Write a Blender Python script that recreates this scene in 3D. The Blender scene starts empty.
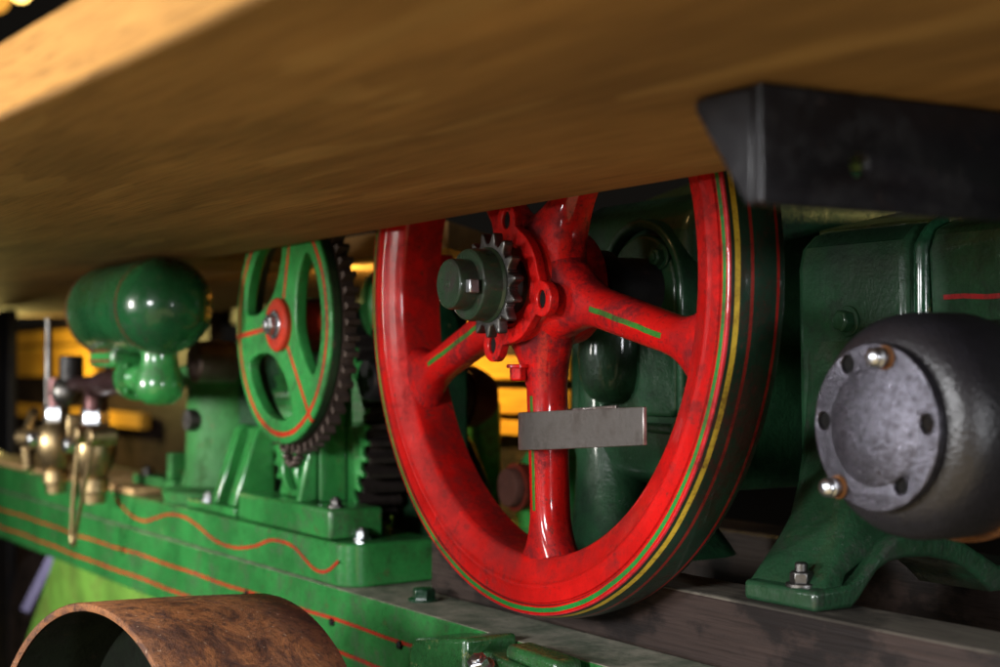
import bpy, bmesh, math, random
from mathutils import Vector, Matrix
R = math.radians
random.seed(4)
SC = bpy.context.scene
COL = SC.collection

# ------------------------------------------------------------------ camera
cam = bpy.data.cameras.new("camera")
camo = bpy.data.objects.new("camera", cam); COL.objects.link(camo)
TH, PI_, RO = 0.546848, 0.0195645, -0.00324991
CP = Vector((1.58196, -0.98901, -0.09479))
v = Vector((-math.cos(TH)*math.cos(PI_), math.sin(TH)*math.cos(PI_), math.sin(PI_)))
r_ = Vector((math.sin(TH), math.cos(TH), 0)); u_ = r_.cross(v)
rr = r_*math.cos(RO) + u_*math.sin(RO); uu = u_*math.cos(RO) - r_*math.sin(RO)
M = Matrix((rr, uu, -v)).transposed().to_4x4(); M.translation = CP
camo.matrix_world = M
cam.sensor_width = 36; cam.lens = 1524.24/1000*36
cam.clip_start = 0.02; cam.clip_end = 100
cam.dof.use_dof = True; cam.dof.focus_distance = 1.74; cam.dof.aperture_fstop = 3.4
cam.dof.aperture_blades = 8
SC.camera = camo

# ------------------------------------------------------------------ world, lamps, exposure
w = bpy.data.worlds.new("World"); SC.world = w; w.use_nodes = True
bg = w.node_tree.nodes["Background"]
bg.inputs[0].default_value = (0.70, 0.62, 0.52, 1); bg.inputs[1].default_value = 0.008
SC.view_settings.view_transform = 'Standard'; SC.view_settings.look = 'None'
SC.view_settings.exposure = 0; SC.view_settings.gamma = 1

def area(name, loc, target, size, power, col, size_y=None):
    l = bpy.data.lights.new(name, 'AREA'); l.energy = power; l.color = col
    l.size = size
    if size_y: l.shape = 'RECTANGLE'; l.size_y = size_y
    o = bpy.data.objects.new(name, l); COL.objects.link(o)
    o.location = loc
    o.rotation_euler = (Vector(target)-Vector(loc)).to_track_quat('-Z', 'Y').to_euler()
    return o
def point(name, loc, power, col, rad=0.05):
    l = bpy.data.lights.new(name, 'POINT'); l.energy = power; l.color = col; l.shadow_soft_size = rad
    o = bpy.data.objects.new(name, l); COL.objects.link(o); o.location = loc
    return o
area("window_light", (1.25, -3.3, 0.40), (0, 0, -0.15), 0.55, 126, (0.98, 0.985, 1.0), 0.55)
lw = area("left_window_light", (-0.5, -3.3, 0.12), (0.62, -0.05, -0.15), 0.35, 4.0, (0.97, 0.98, 1.0), 0.45); lw.data.spread = R(34)
lw = area("far_left_fill", (-1.7, -3.1, 0.10), (-1.45, 0, -0.25), 0.35, 17, (1.0, 0.97, 0.90), 0.4); lw.data.spread = R(55)  # added fill without a visible source, brightens the left machinery
area("right_window_light", (3.5, -0.42, 0.10), (0, 0, -0.2), 0.22, 52, (0.94, 0.96, 1.0), 0.4)
area("edge_lamp", (-0.3, -2.4, 2.2), (0.3, -0.72, 0.12), 0.5, 14, (1.0, 0.60, 0.22))
area("floor_bounce", (0.75, -0.85, -1.15), (0.45, -0.4, 0.1), 3.0, 29, (1.0, 0.76, 0.38))
point("rear_lamp", (-4.7, 0.42, 0.0), 34, (1.0, 0.78, 0.24), 0.08)
area("crate_fill", (-1.15, 0.27, 0.07), (-1.15, 0.62, -0.14), 0.15, 9, (1.0, 0.68, 0.18))  # unseen fill added to brighten the crate slats
point("deck_lamp", (0.55, 1.30, 0.145), 34, (1.0, 0.75, 0.25))
point("low_rear_lamp", (1.15, 0.95, -0.52), 5, (1.0, 0.62, 0.2))

# ------------------------------------------------------------------ node helpers
class NT:
    def __init__(s, name):
        s.m = bpy.data.materials.new(name); s.m.use_nodes = True
        s.t = s.m.node_tree; s.b = s.t.nodes["Principled BSDF"]
        s.tc = s.t.nodes.new("ShaderNodeTexCoord"); s.co = s.tc.outputs["Object"]
    def link(s, a, b): s.t.links.new(a, b)
    def put(s, sock, val):
        if hasattr(val, 'is_output'): s.link(val, sock)
        else: sock.default_value = val
    def math(s, op, a, b=0.0, clamp=False):
        n = s.t.nodes.new("ShaderNodeMath"); n.operation = op; n.use_clamp = clamp
        s.put(n.inputs[0], a); s.put(n.inputs[1], b); return n.outputs[0]
    def noise(s, scale, detail=4, rough=0.55, stretch=None, dist=0.0, off=(0, 0, 0)):
        n = s.t.nodes.new("ShaderNodeTexNoise"); n.inputs["Scale"].default_value = scale
        n.inputs["Detail"].default_value = detail; n.inputs["Roughness"].default_value = rough
        n.inputs["Distortion"].default_value = dist
        mp = s.t.nodes.new("ShaderNodeMapping"); mp.inputs["Location"].default_value = off
        if stretch: mp.inputs["Scale"].default_value = stretch
        s.link(s.co, mp.inputs[0]); s.link(mp.outputs[0], n.inputs["Vector"])
        return n.outputs["Fac"]
    def ramp(s, fac, stops, const=False):
        n = s.t.nodes.new("ShaderNodeValToRGB")
        if const: n.color_ramp.interpolation = 'CONSTANT'
        e = n.color_ramp.elements
        for i, (p, c) in enumerate(stops):
            if i < 2: el = e[i]; el.position = p
            else: el = e.new(p)
            el.color = (c, c, c, 1) if isinstance(c, (int, float)) else (*c[:3], 1)
        s.link(fac, n.inputs[0]); return n.outputs[0]
    def mix(s, fac, a, b, mode='MIX'):
        n = s.t.nodes.new("ShaderNodeMix"); n.data_type = 'RGBA'; n.blend_type = mode
        s.put(n.inputs[0], fac)
        for k, x in ((6, a), (7, b)):
            if isinstance(x, tuple): n.inputs[k].default_value = (*x[:3], 1)
            else: s.link(x, n.inputs[k])
        return n.outputs[2]
    def xyz(s):
        n = s.t.nodes.new("ShaderNodeSeparateXYZ"); s.link(s.co, n.inputs[0]); return n.outputs
    def bump(s, h, strength=0.2, dist=0.01):
        n = s.t.nodes.new("ShaderNodeBump"); n.inputs["Strength"].default_value = strength
        n.inputs["Distance"].default_value = dist; s.link(h, n.inputs["Height"])
        s.link(n.outputs[0], s.b.inputs["Normal"])
    def set(s, k, val): s.put(s.b.inputs[k], (*val, 1) if isinstance(val, tuple) and len(val) == 3 else val)

def weather(n, col, dirt=(0.02, 0.012, 0.008), chip=(0.10, 0.05, 0.03), dirt_amt=0.5, chip_amt=0.5, rough=0.3, bump=0.25, bscale=55, coat=0.12, spec=0.20, grime=None):
    """cast iron paint: cloudy grime, small chips, uneven gloss and a lumpy surface"""
    a = n.noise(9, 9, 0.74, dist=0.6); b = n.noise(75, 5, 0.75); c = n.noise(48, 6, 0.75, off=(3, 1, 7)); g = n.noise(230, 3, 0.6)
    shade = n.ramp(n.noise(6.0, 6, 0.7, off=(9, 2, 1)), [(0.40, 0.66), (0.62, 1.15)])
    col = n.mix(1.0, col, shade, 'MULTIPLY')
    df = n.math('MULTIPLY', n.ramp(a, [(0.495, 0), (0.60, 1)]), n.ramp(b, [(0.40, 0.25), (0.55, 1)]))
    if grime is not None:
        df = n.math('MAXIMUM', df, n.math('MULTIPLY', grime, n.ramp(n.noise(24, 7, 0.75, off=(2, 2, 5)), [(0.42, 0), (0.58, 1)])))
    col = n.mix(n.math('MULTIPLY', df, dirt_amt), col, dirt)
    sp = n.ramp(g, [(0.56, 0), (0.66, 1)])
    col = n.mix(n.math('MULTIPLY', sp, dirt_amt*0.6), col, dirt)
    cf = n.ramp(c, [(0.615, 0), (0.645, 1)])
    col = n.mix(n.math('MULTIPLY', cf, chip_amt), col, chip)
    n.set("Base Color", col)
    n.set("Roughness", n.math('ADD', n.math('MULTIPLY', df, 0.30), n.math('ADD', n.math('MULTIPLY', b, 0.24), rough-0.12)))
    n.set("Coat Weight", n.math("MULTIPLY", n.math("SUBTRACT", 1.0, n.math("MULTIPLY", df, 0.7)), coat)); n.set("Coat Roughness", 0.09)
    n.b.inputs["Specular IOR Level"].default_value = spec
    h = n.math('ADD', n.noise(bscale, 4, 0.6), n.math('MULTIPLY', n.noise(bscale*0.3, 2, off=(5, 5, 5)), 1.6))
    h = n.math('ADD', h, n.math('MULTIPLY', g, 0.45))
    h = n.math('SUBTRACT', h, n.math('MULTIPLY', cf, 0.35))
    n.bump(h, bump, 0.004)

def paint(name, col, **k):
    n = NT(name); weather(n, tuple(col), **k); return n.m
def metal(name, col, rough=0.35, spots=(0.1, 0.05, 0.03), spot_amt=0.5, bump=0.2, bs=60, metallic=1.0, ms=30):
    n = NT(name); a = n.noise(ms, 5, 0.7); b = n.noise(max(90, bs*0.7), 3)
    c = n.mix(n.math('MULTIPLY', n.ramp(a, [(0.45, 0), (0.68, 1)]), spot_amt), tuple(col), spots)
    n.set("Base Color", c); n.set("Metallic", metallic)
    n.set("Roughness", n.math('ADD', n.math('MULTIPLY', a, 0.35), rough-0.15))
    n.bump(n.math('ADD', b, n.noise(bs, 4)), bump, 0.002); return n.m

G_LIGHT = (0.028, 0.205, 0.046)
MAT = {}
MAT['green'] = paint('machine_green', G_LIGHT, dirt=(0.022, 0.035, 0.012), dirt_amt=0.65, chip_amt=0.5, rough=0.30, coat=0.9, spec=0.4, bump=0.13)
MAT['green_pale'] = paint('faded_green', (0.12, 0.27, 0.038), dirt=(0.10, 0.10, 0.02), dirt_amt=0.6, chip_amt=0.3, rough=0.55)
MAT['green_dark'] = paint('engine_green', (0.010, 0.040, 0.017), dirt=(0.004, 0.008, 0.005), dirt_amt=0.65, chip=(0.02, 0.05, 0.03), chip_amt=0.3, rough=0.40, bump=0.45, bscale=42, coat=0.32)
MAT['tank_green'] = paint('tank_green', (0.010, 0.070, 0.022), dirt=(0.01, 0.02, 0.01), dirt_amt=0.5, chip_amt=0.2, rough=0.24, bump=0.15, bscale=30, coat=0.5)
MAT['deck_green'] = paint('oily_deck_green', (0.030, 0.042, 0.010), dirt=(0.012, 0.014, 0.005), dirt_amt=0.6, chip=(0.3, 0.26, 0.05), chip_amt=0.4, rough=0.35, bump=0.8, bscale=70)
MAT['green_cast'] = paint('black_green', (0.008, 0.045, 0.020), dirt=(0.006, 0.01, 0.006), dirt_amt=0.6, chip=(0.16, 0.15, 0.06), chip_amt=0.5, rough=0.25, bump=0.5, coat=0.5)
MAT['red'] = paint('wheel_red', (0.42, 0.0055, 0.0045), dirt=(0.035, 0.006, 0.007), dirt_amt=0.8, chip=(0.05, 0.014, 0.012), chip_amt=0.8, rough=0.38, bump=0.3, bscale=48, coat=0.5, spec=0.10)
MAT['line_red'] = paint('line_red', (0.42, 0.030, 0.012), dirt_amt=0.4, chip_amt=0.5, rough=0.4, chip=(0.01, 0.10, 0.03))
MAT['dull_red'] = paint('dull_red_line', (0.13, 0.018, 0.010), dirt_amt=0.6, rough=0.45)
MAT['timber_red'] = paint('brown_disc', (0.09, 0.035, 0.025), dirt_amt=0.5, rough=0.6, coat=0)
MAT['pulley_inside'] = paint('pulley_inside', (0.009, 0.013, 0.008), dirt=(0.004, 0.004, 0.003), dirt_amt=0.6, chip=(0.03, 0.02, 0.012), chip_amt=0.4, rough=0.6, coat=0.0, spec=0.15)
MAT['green_matte'] = paint('matte_green', (0.022, 0.135, 0.030), dirt=(0.02, 0.035, 0.012), dirt_amt=0.7, chip_amt=0.4, rough=0.6, coat=0.0)
MAT['line_dark_red'] = paint('line_dark_red', (0.24, 0.012, 0.014), dirt_amt=0.6, chip=(0.01, 0.03, 0.015), chip_amt=0.9, rough=0.45)
MAT['green_foot'] = paint('foot_green', (0.012, 0.046, 0.020), dirt=(0.020, 0.020, 0.016), dirt_amt=0.7, chip=(0.03, 0.05, 0.03), chip_amt=0.4, rough=0.36, bump=0.5, bscale=60, coat=0.8, spec=0.3)
MAT['clamp_green'] = paint('clamp_green', (0.018, 0.085, 0.024), dirt=(0.010, 0.016, 0.006), dirt_amt=0.75, chip=(0.22, 0.24, 0.08), chip_amt=0.6, rough=0.28, bump=0.5, coat=0.6, spec=0.4)
MAT['chain_dark'] = metal('chain_dark', (0.085, 0.060, 0.050), 0.42, (0.03, 0.02, 0.016), 0.7, metallic=0.6)
MAT['tooth_dark'] = metal('tooth_dark', (0.035, 0.027, 0.024), 0.36, (0.012, 0.010, 0.009), 0.7, metallic=0.3)
MAT['steel'] = metal('dark_steel', (0.13, 0.125, 0.12), 0.40, (0.035, 0.028, 0.022), 0.8)
MAT['band'] = metal('band_steel', (0.25, 0.225, 0.21), 0.33, (0.085, 0.068, 0.058), 0.75, bump=0.14, bs=190, metallic=0.85)
MAT['chain'] = metal('gear_steel', (0.15, 0.105, 0.085), 0.45, (0.06, 0.035, 0.025), 0.7, metallic=0.6)
MAT['bright'] = metal('bright_steel', (0.48, 0.50, 0.54), 0.27, (0.25, 0.2, 0.15), 0.4, bump=0.08)
MAT['brass'] = metal('old_brass', (0.34, 0.25, 0.13), 0.40, (0.09, 0.06, 0.035), 0.8, bump=0.15)
MAT['copper'] = metal('pipe_metal', (0.10, 0.05, 0.05), 0.4, (0.07, 0.05, 0.06), 0.6)
MAT['oily'] = paint('oily_green_steel', (0.022, 0.045, 0.024), dirt=(0.02, 0.012, 0.012), dirt_amt=0.8, chip_amt=0.3, rough=0.30, bump=0.15, coat=0.4)
MAT['black_iron'] = metal('black_cast_iron', (0.011, 0.010, 0.012), 0.30, (0.005, 0.0045, 0.005), 0.7, bump=0.4, bs=260, ms=60, metallic=0.0)
MAT['cover_iron'] = metal('grey_cast_iron', (0.080, 0.076, 0.092), 0.30, (0.022, 0.020, 0.024), 0.9, bump=0.55, bs=330, metallic=0.85, ms=95)
MAT['black'] = paint('black_paint', (0.010, 0.009, 0.010), dirt=(0.012, 0.01, 0.008), chip_amt=0.2, rough=0.42, bump=0.1, coat=0.0)
MAT['bracket'] = paint('bracket_steel', (0.006, 0.0055, 0.007), dirt=(0.004, 0.0035, 0.0035), chip_amt=0.1, rough=0.34, bump=0.03, coat=0.0, spec=0.25)
MAT['hole'] = paint('bore_shade', (0.004, 0.004, 0.004), chip_amt=0, rough=0.8, coat=0, spec=0.1)  # near-black that paints the shade inside bolt holes
MAT['orange_edge'] = paint('rust_and_warm_glint', (0.13, 0.05, 0.014), dirt=(0.03, 0.015, 0.01), dirt_amt=0.95, chip=(0.03, 0.02, 0.015), chip_amt=0.9, rough=0.5, coat=0)  # rust on the washers; warm light painted as colour on the rear arc

def wood(name, light, dark, stretch=(1.2, 16, 16), rough=0.6, patches=None, bump=0.15, stain=0):
    n = NT(name)
    g = n.noise(2.2, 6, 0.6, stretch, dist=0.8); f = n.noise(9, 4, 0.7, (0.6, 22, 22)); big = n.noise(1.7, 3, 0.5, (1, 3.0, 3.0), off=(2, 4, 0))
    c = n.mix(n.ramp(g, [(0.32, 0), (0.68, 1)]), dark, light)
    c = n.mix(n.math('MULTIPLY', n.ramp(f, [(0.5, 0), (0.75, 1)]), 0.45), c, tuple(x*0.45 for x in dark))
    c = n.mix(1.0, c, n.ramp(big, [(0.3, 0.62), (0.7, 1.15)]), 'MULTIPLY')
    s2 = n.noise(10, 3, 0.6, (0.9, 34, 34), off=(7, 3, 1)); c = n.mix(n.math('MULTIPLY', n.ramp(s2, [(0.54, 0), (0.66, 1)]), 0.55), c, tuple(x*0.35 for x in dark))
    if stain: c = n.mix(n.math('MULTIPLY', n.ramp(n.noise(6.5, 7, 0.7, (1, 1.6, 1.6), off=(0.4, 2, 3)), [(0.50, 0), (0.58, 1)]), stain), c, (0.006, 0.005, 0.005))
    if patches:
        pz = n.ramp(n.noise(2.6, 2, 0.4, (1.1, 6, 6), off=(1.3, 7.1, 0)), [(0.60, 0), (0.615, 1)])
        c = n.mix(n.math('MULTIPLY', pz, 0.25), c, patches)
    n.set("Base Color", c); n.b.inputs["Specular IOR Level"].default_value = 0.16; n.set("Roughness", n.math('ADD', n.math('MULTIPLY', f, 0.2), rough-0.1))
    n.bump(n.math('ADD', g, f), bump, 0.003); return n.m
MAT['ply'] = wood('plywood_underside', (0.31, 0.170, 0.058), (0.20, 0.106, 0.036), patches=(0.40, 0.25, 0.095), rough=0.7, bump=0.3)
MAT['ply_edge'] = wood('plywood_edge', (0.46, 0.235, 0.062), (0.34, 0.165, 0.042), (1.0, 10, 26), patches=None)
MAT['slat'] = wood('orange_boards', (0.66, 0.36, 0.05), (0.50, 0.24, 0.03))
MAT['timber'] = wood('dark_timber', (0.048, 0.032, 0.027), (0.030, 0.020, 0.017), (1.5, 9, 9), rough=0.5, bump=0.35, stain=0.8)
MAT['bed_wood'] = wood('bed_plank', (0.50, 0.32, 0.15), (0.32, 0.19, 0.08), rough=0.7)

n = NT('rust')
a = n.noise(16, 10, 0.78, (1, 0.6, 1), 0.8); b = n.noise(85, 6, 0.8); c_ = n.noise(150, 3, 0.6, off=(4, 4, 1)); l_ = n.noise(5, 5, 0.7, off=(1, 8, 2))
c = n.ramp(a, [(0.38, (0.045, 0.022, 0.016)), (0.46, (0.15, 0.062, 0.028)), (0.53, (0.33, 0.14, 0.052)), (0.62, (0.10, 0.05, 0.036))])
c = n.mix(n.math('MULTIPLY', n.ramp(l_, [(0.44, 0), (0.60, 1)]), 0.6), c, (0.050, 0.028, 0.026))
c = n.mix(n.math('MULTIPLY', n.ramp(b, [(0.50, 0), (0.64, 1)]), 0.75), c, (0.028, 0.016, 0.015))
c = n.mix(n.math('MULTIPLY', n.ramp(c_, [(0.66, 0), (0.70, 1)]), 0.6), c, (0.45, 0.33, 0.24))
c = n.mix(1.0, c, (1.65, 1.6, 1.55), 'MULTIPLY')
n.set("Base Color", c); n.set("Roughness", n.math('ADD', n.math('MULTIPLY', b, 0.3), 0.42))
n.bump(n.math('ADD', n.math('MULTIPLY', a, 1.5), b), 0.75, 0.005); MAT['rust'] = n.m

n = NT('dusty_steel_ledge')
d = n.noise(14, 6, 0.7); e = n.noise(80, 3)
c = n.mix(n.ramp(d, [(0.40, 0), (0.62, 1)]), (0.09, 0.11, 0.07), (0.29, 0.27, 0.205))
c = n.mix(n.math('MULTIPLY', n.ramp(e, [(0.55, 0), (0.7, 1)]), 0.4), c, (0.05, 0.035, 0.03))
n.set("Base Color", c); n.set("Roughness", 0.75); n.bump(n.math('ADD', d, e), 0.3, 0.003); MAT['dust'] = n.m
MAT['timber_top'] = wood('dusty_timber_top', (0.150, 0.132, 0.105), (0.075, 0.062, 0.050), (1.5, 12, 12), rough=0.75, bump=0.35, stain=0.6)

def rim_material():
    n = NT('flywheel_rim_paint')
    x, y, z = n.xyz()
    wob = n.math('MULTIPLY', n.math('SUBTRACT', n.noise(9, 2), 0.5), 0.0030)
    rad = n.math('ADD', n.math('SQRT', n.math('ADD', n.math('MULTIPLY', x, x), n.math('MULTIPLY', z, z))), wob)
    yy = n.math('ADD', y, wob)
    red = (0.42, 0.0055, 0.0045); dk = (0.010, 0.028, 0.018); grn = (0.012, 0.17, 0.03)
    f = n.math('MULTIPLY', n.math('SUBTRACT', rad, 0.38), 50)                 # .380-.400 -> 0-1
    face = n.ramp(f, [(0, red), (0.28, (0.12, 0.012, 0.01)), (0.36, red), (0.47, grn), (0.74, red)], True)
    g = n.math('MULTIPLY', yy, 12.5)                                           # 0-.08 -> 0-1
    tread = n.ramp(g, [(0, (0.48, 0.02, 0.03)), (0.035, dk), (0.085, (0.50, 0.34, 0.035)), (0.155, dk), (0.30, (0.20, 0.018, 0.014)), (0.345, dk), (0.74, (0.32, 0.012, 0.012)), (0.80, dk)], True)
    is_t = n.math('GREATER_THAN', rad, 0.3975)
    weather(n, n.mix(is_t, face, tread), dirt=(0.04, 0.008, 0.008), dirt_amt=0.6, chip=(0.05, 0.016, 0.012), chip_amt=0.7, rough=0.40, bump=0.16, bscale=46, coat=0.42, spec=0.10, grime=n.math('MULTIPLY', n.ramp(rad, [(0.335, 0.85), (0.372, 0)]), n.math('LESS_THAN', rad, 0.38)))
    return n.m
MAT['rim'] = rim_material()
def spoke_material():
    n = NT('spoke_paint')
    x, y, z = n.xyz()
    wob = n.math('MULTIPLY', n.math('SUBTRACT', n.noise(14, 3), 0.5), 0.008)
    lane = n.math('LESS_THAN', n.math('ABSOLUTE', n.math('ADD', z, wob)), 0.0032)
    rng = n.math('MULTIPLY', n.math('GREATER_THAN', x, 0.135), n.math('LESS_THAN', x, 0.275))
    front = n.math('LESS_THAN', y, 0.035)
    fac = n.math('MULTIPLY', n.math('MULTIPLY', lane, rng), front)
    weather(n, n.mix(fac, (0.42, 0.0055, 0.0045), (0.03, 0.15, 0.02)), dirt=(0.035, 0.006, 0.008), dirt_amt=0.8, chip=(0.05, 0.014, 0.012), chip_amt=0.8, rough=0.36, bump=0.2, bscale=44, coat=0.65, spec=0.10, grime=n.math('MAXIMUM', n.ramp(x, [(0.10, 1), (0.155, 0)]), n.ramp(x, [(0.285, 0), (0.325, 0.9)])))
    return n.m
MAT['spoke'] = spoke_material()
def gear_face_material():
    n = NT('chain_gear_paint')
    x, y, z = n.xyz()
    rad = n.math('SQRT', n.math('ADD', n.math('MULTIPLY', x, x), n.math('MULTIPLY', z, z)))
    rad = n.math('ADD', rad, n.math('MULTIPLY', n.math('SUBTRACT', n.noise(12, 2), 0.5), 0.004))
    ln = None
    for deg in (75, 185, -52):
        a = R(deg); ca, sa = math.cos(a), math.sin(a)
        along = n.math('ADD', n.math('MULTIPLY', x, ca), n.math('MULTIPLY', z, sa))
        side = n.math('ABSOLUTE', n.math('SUBTRACT', n.math('MULTIPLY', z, ca), n.math('MULTIPLY', x, sa)))
        m = n.math('MULTIPLY', n.math('LESS_THAN', side, 0.004), n.math('GREATER_THAN', along, 0.045))
        ln = m if ln is None else n.math('MAXIMUM', ln, m)
    ring = n.math('MULTIPLY', n.math('GREATER_THAN', rad, 0.176), n.math('LESS_THAN', rad, 0.184))
    fac = n.math('MAXIMUM', ln, ring)
    outer = n.math('MULTIPLY', n.math('GREATER_THAN', rad, 0.1905), n.math('LESS_THAN', y, 0.0005))
    c = n.mix(fac, G_LIGHT, (0.42, 0.03, 0.012)); c = n.mix(outer, c, (0.24, 0.14, 0.025)); c = n.mix(n.math('MULTIPLY', n.math('GREATER_THAN', y, 0.0065), n.math('GREATER_THAN', rad, 0.19)), c, (0.012, 0.03, 0.014))
    weather(n, c, dirt=(0.02, 0.03, 0.012), dirt_amt=0.55, chip_amt=0.4, rough=0.32)
    return n.m
MAT['gear_face'] = gear_face_material()
n = NT('concrete_floor'); n.set("Base Color", n.ramp(n.noise(5, 6), [(0.3, (0.03, 0.025, 0.02)), (0.7, (0.06, 0.05, 0.04))])); n.set("Roughness", 0.9); MAT['floor'] = n.m
n = NT('lamp_glow'); n.set("Emission Color", (1.0, 0.66, 0.16)); n.b.inputs["Emission Strength"].default_value = 6; n.set("Base Color", (0.8, 0.6, 0.3)); MAT['glow'] = n.m
n = NT('lamp_glow_dim'); n.set("Emission Color", (1.0, 0.45, 0.06)); n.b.inputs["Emission Strength"].default_value = 0.9; n.set("Base Color", (0.6, 0.3, 0.1)); MAT['glow_dim'] = n.m

# ------------------------------------------------------------------ object helpers
ORG = {}
def thing(name, label, cat, loc, group=None):
    o = bpy.data.objects.new(name, None); COL.objects.link(o); o.location = loc
    o.empty_display_size = 0.05
    o['label'] = label; o['category'] = cat
    if group: o['group'] = group
    ORG[o.name] = Vector(loc); return o
def org(o):
    while o.parent: o = o.parent
    return ORG[o.name]
def obj(name, bm, mats, parent=None, smooth=35, bevel=0, seg=2, label=None, loc=None, local=False):
    """link bm (world coordinates) as one mesh under parent"""
    me = bpy.data.meshes.new(name)
    off = org(parent) if parent else Vector(loc or (0, 0, 0))
    if not local: bmesh.ops.translate(bm, verts=bm.verts, vec=-off)
    bmesh.ops.recalc_face_normals(bm, faces=bm.faces)
    bm.to_mesh(me); bm.free()
    for m in (mats if isinstance(mats, (list, tuple)) else [mats]): me.materials.append(MAT[m] if isinstance(m, str) else m)
    me.shade_smooth(); me.set_sharp_from_angle(angle=R(smooth))
    o = bpy.data.objects.new(name, me); COL.objects.link(o)
    if parent: o.parent = parent
    else: o.location = off; ORG[o.name] = off
    if bevel:
        b = o.modifiers.new("bevel", 'BEVEL'); b.width = bevel; b.segments = seg; b.limit_method = 'ANGLE'; b.angle_limit = R(40)
        b.harden_normals = False
    if label: o['label'] = label
    return o
def tag(o, label, cat, group=None):
    o['label'] = label; o['category'] = cat
    if group: o['group'] = group
    return o

def box(bm, x0, x1, y0, y1, z0, z1, mi=0):
    vs = [bm.verts.new((x, y, z)) for x in (x0, x1) for y in (y0, y1) for z in (z0, z1)]
    for f in ((0, 1, 3, 2), (4, 6, 7, 5), (0, 4, 5, 1), (2, 3, 7, 6), (0, 2, 6, 4), (1, 5, 7, 3)):
        bm.faces.new([vs[i] for i in f]).material_index = mi
    return bm
def lathe(bm, prof, c, axis='Y', seg=64, mi=0, cap=True, a0=0, a1=360):
    """prof: list of (radius, along axis)"""
    c = Vector(c); full = abs(a1-a0) >= 360
    n = seg if full else seg+1
    rings = []
    for rad, a in prof:
        ring = []
        for k in range(n):
            t = R(a0+(a1-a0)*k/seg); ca, sa = rad*math.cos(t), rad*math.sin(t)
            if isinstance(axis, str):
                p = {'Y': (ca, a, sa), 'X': (a, ca, sa), 'Z': (ca, sa, a)}[axis]
                p = Vector(p)
            else:
                d, e, f = axis; p = d*a + e*ca + f*sa
            ring.append(bm.verts.new(c+p))
        rings.append(ring)
    for r0, r1 in zip(rings, rings[1:]):
        for k in range(n if full else n-1):
            q = (k+1) % n
            bm.faces.new((r0[k], r0[q], r1[q], r1[k])).material_index = mi
    if cap and full:
        for rg, pr in ((rings[0], prof[0]), (rings[-1], prof[-1])):
            if pr[0] > 1e-6: bm.faces.new(rg).material_index = mi
    return bm
def frame_of(d):
    d = Vector(d).normalized(); e = d.orthogonal().normalized(); return (d, e, d.cross(e))
def cyl(bm, p0, p1, r0, r1=None, seg=24, mi=0, ch=0.0):
    p0, p1 = Vector(p0), Vector(p1); L = (p1-p0).length; r1 = r0 if r1 is None else r1
    prof = [(r0-ch, 0), (r0, ch), (r1, L-ch), (r1-ch, L)] if ch else [(r0, 0), (r1, L)]
    return lathe(bm, prof, p0, frame_of(p1-p0), seg, mi)
def tube(bm, pts, rad, seg=12, mi=0):
    pts = [Vector(p) for p in pts]; rings = []
    e = None
    for i, p in enumerate(pts):
        d = (pts[min(i+1, len(pts)-1)]-pts[max(i-1, 0)]).normalized()
        e = d.orthogonal().normalized() if e is None else (e-d*e.dot(d)).normalized()
        f = d.cross(e)
        rings.append([bm.verts.new(p+rad*(e*math.cos(2*math.pi*k/seg)+f*math.sin(2*math.pi*k/seg))) for k in range(seg)])
    for a, b in zip(rings, rings[1:]):
        for k in range(seg): bm.faces.new((a[k], a[(k+1) % seg], b[(k+1) % seg], b[k])).material_index = mi
    bm.faces.new(rings[0]).material_index = mi; bm.faces.new(rings[-1]).material_index = mi
    return bm
def prism(bm, pts, y0, y1, mi=0, axis='Y'):
    """closed outline pts in (x,z) [axis Y], (y,z) [axis X] or (x,y) [axis Z]"""
    mk = {'Y': lambda a, b, h: (a, h, b), 'X': lambda a, b, h: (h, a, b), 'Z': lambda a, b, h: (a, b, h)}[axis]
    A = [bm.verts.new(mk(a, b, y0)) for a, b in pts]; B = [bm.verts.new(mk(a, b, y1)) for a, b in pts]
    n = len(pts)
    for k in range(n): bm.faces.new((A[k], A[(k+1) % n], B[(k+1) % n], B[k])).material_index = mi
    bm.faces.new(A).material_index = mi; bm.faces.new(B).material_index = mi
    return bm
def ribbon(bm, pts, width, y, mi=0, t=0.0012):
    """a painted line on a face y = const: pts (x,z)"""
    n = len(pts); up, dn = [], []
    for i, (a, b) in enumerate(pts):
        p, q = pts[max(i-1, 0)], pts[min(i+1, n-1)]
        dx, dz = q[0]-p[0], q[1]-p[1]; L = math.hypot(dx, dz) or 1
        nx, nz = -dz/L*width/2, dx/L*width/2
        up.append((a+nx, b+nz)); dn.append((a-nx, b-nz))
    for i in range(n-1):
        q = [bm.verts.new((a, y-t, b)) for a, b in (up[i], up[i+1], dn[i+1], dn[i])]
        bm.faces.new(q).material_index = mi
    return bm
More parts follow.
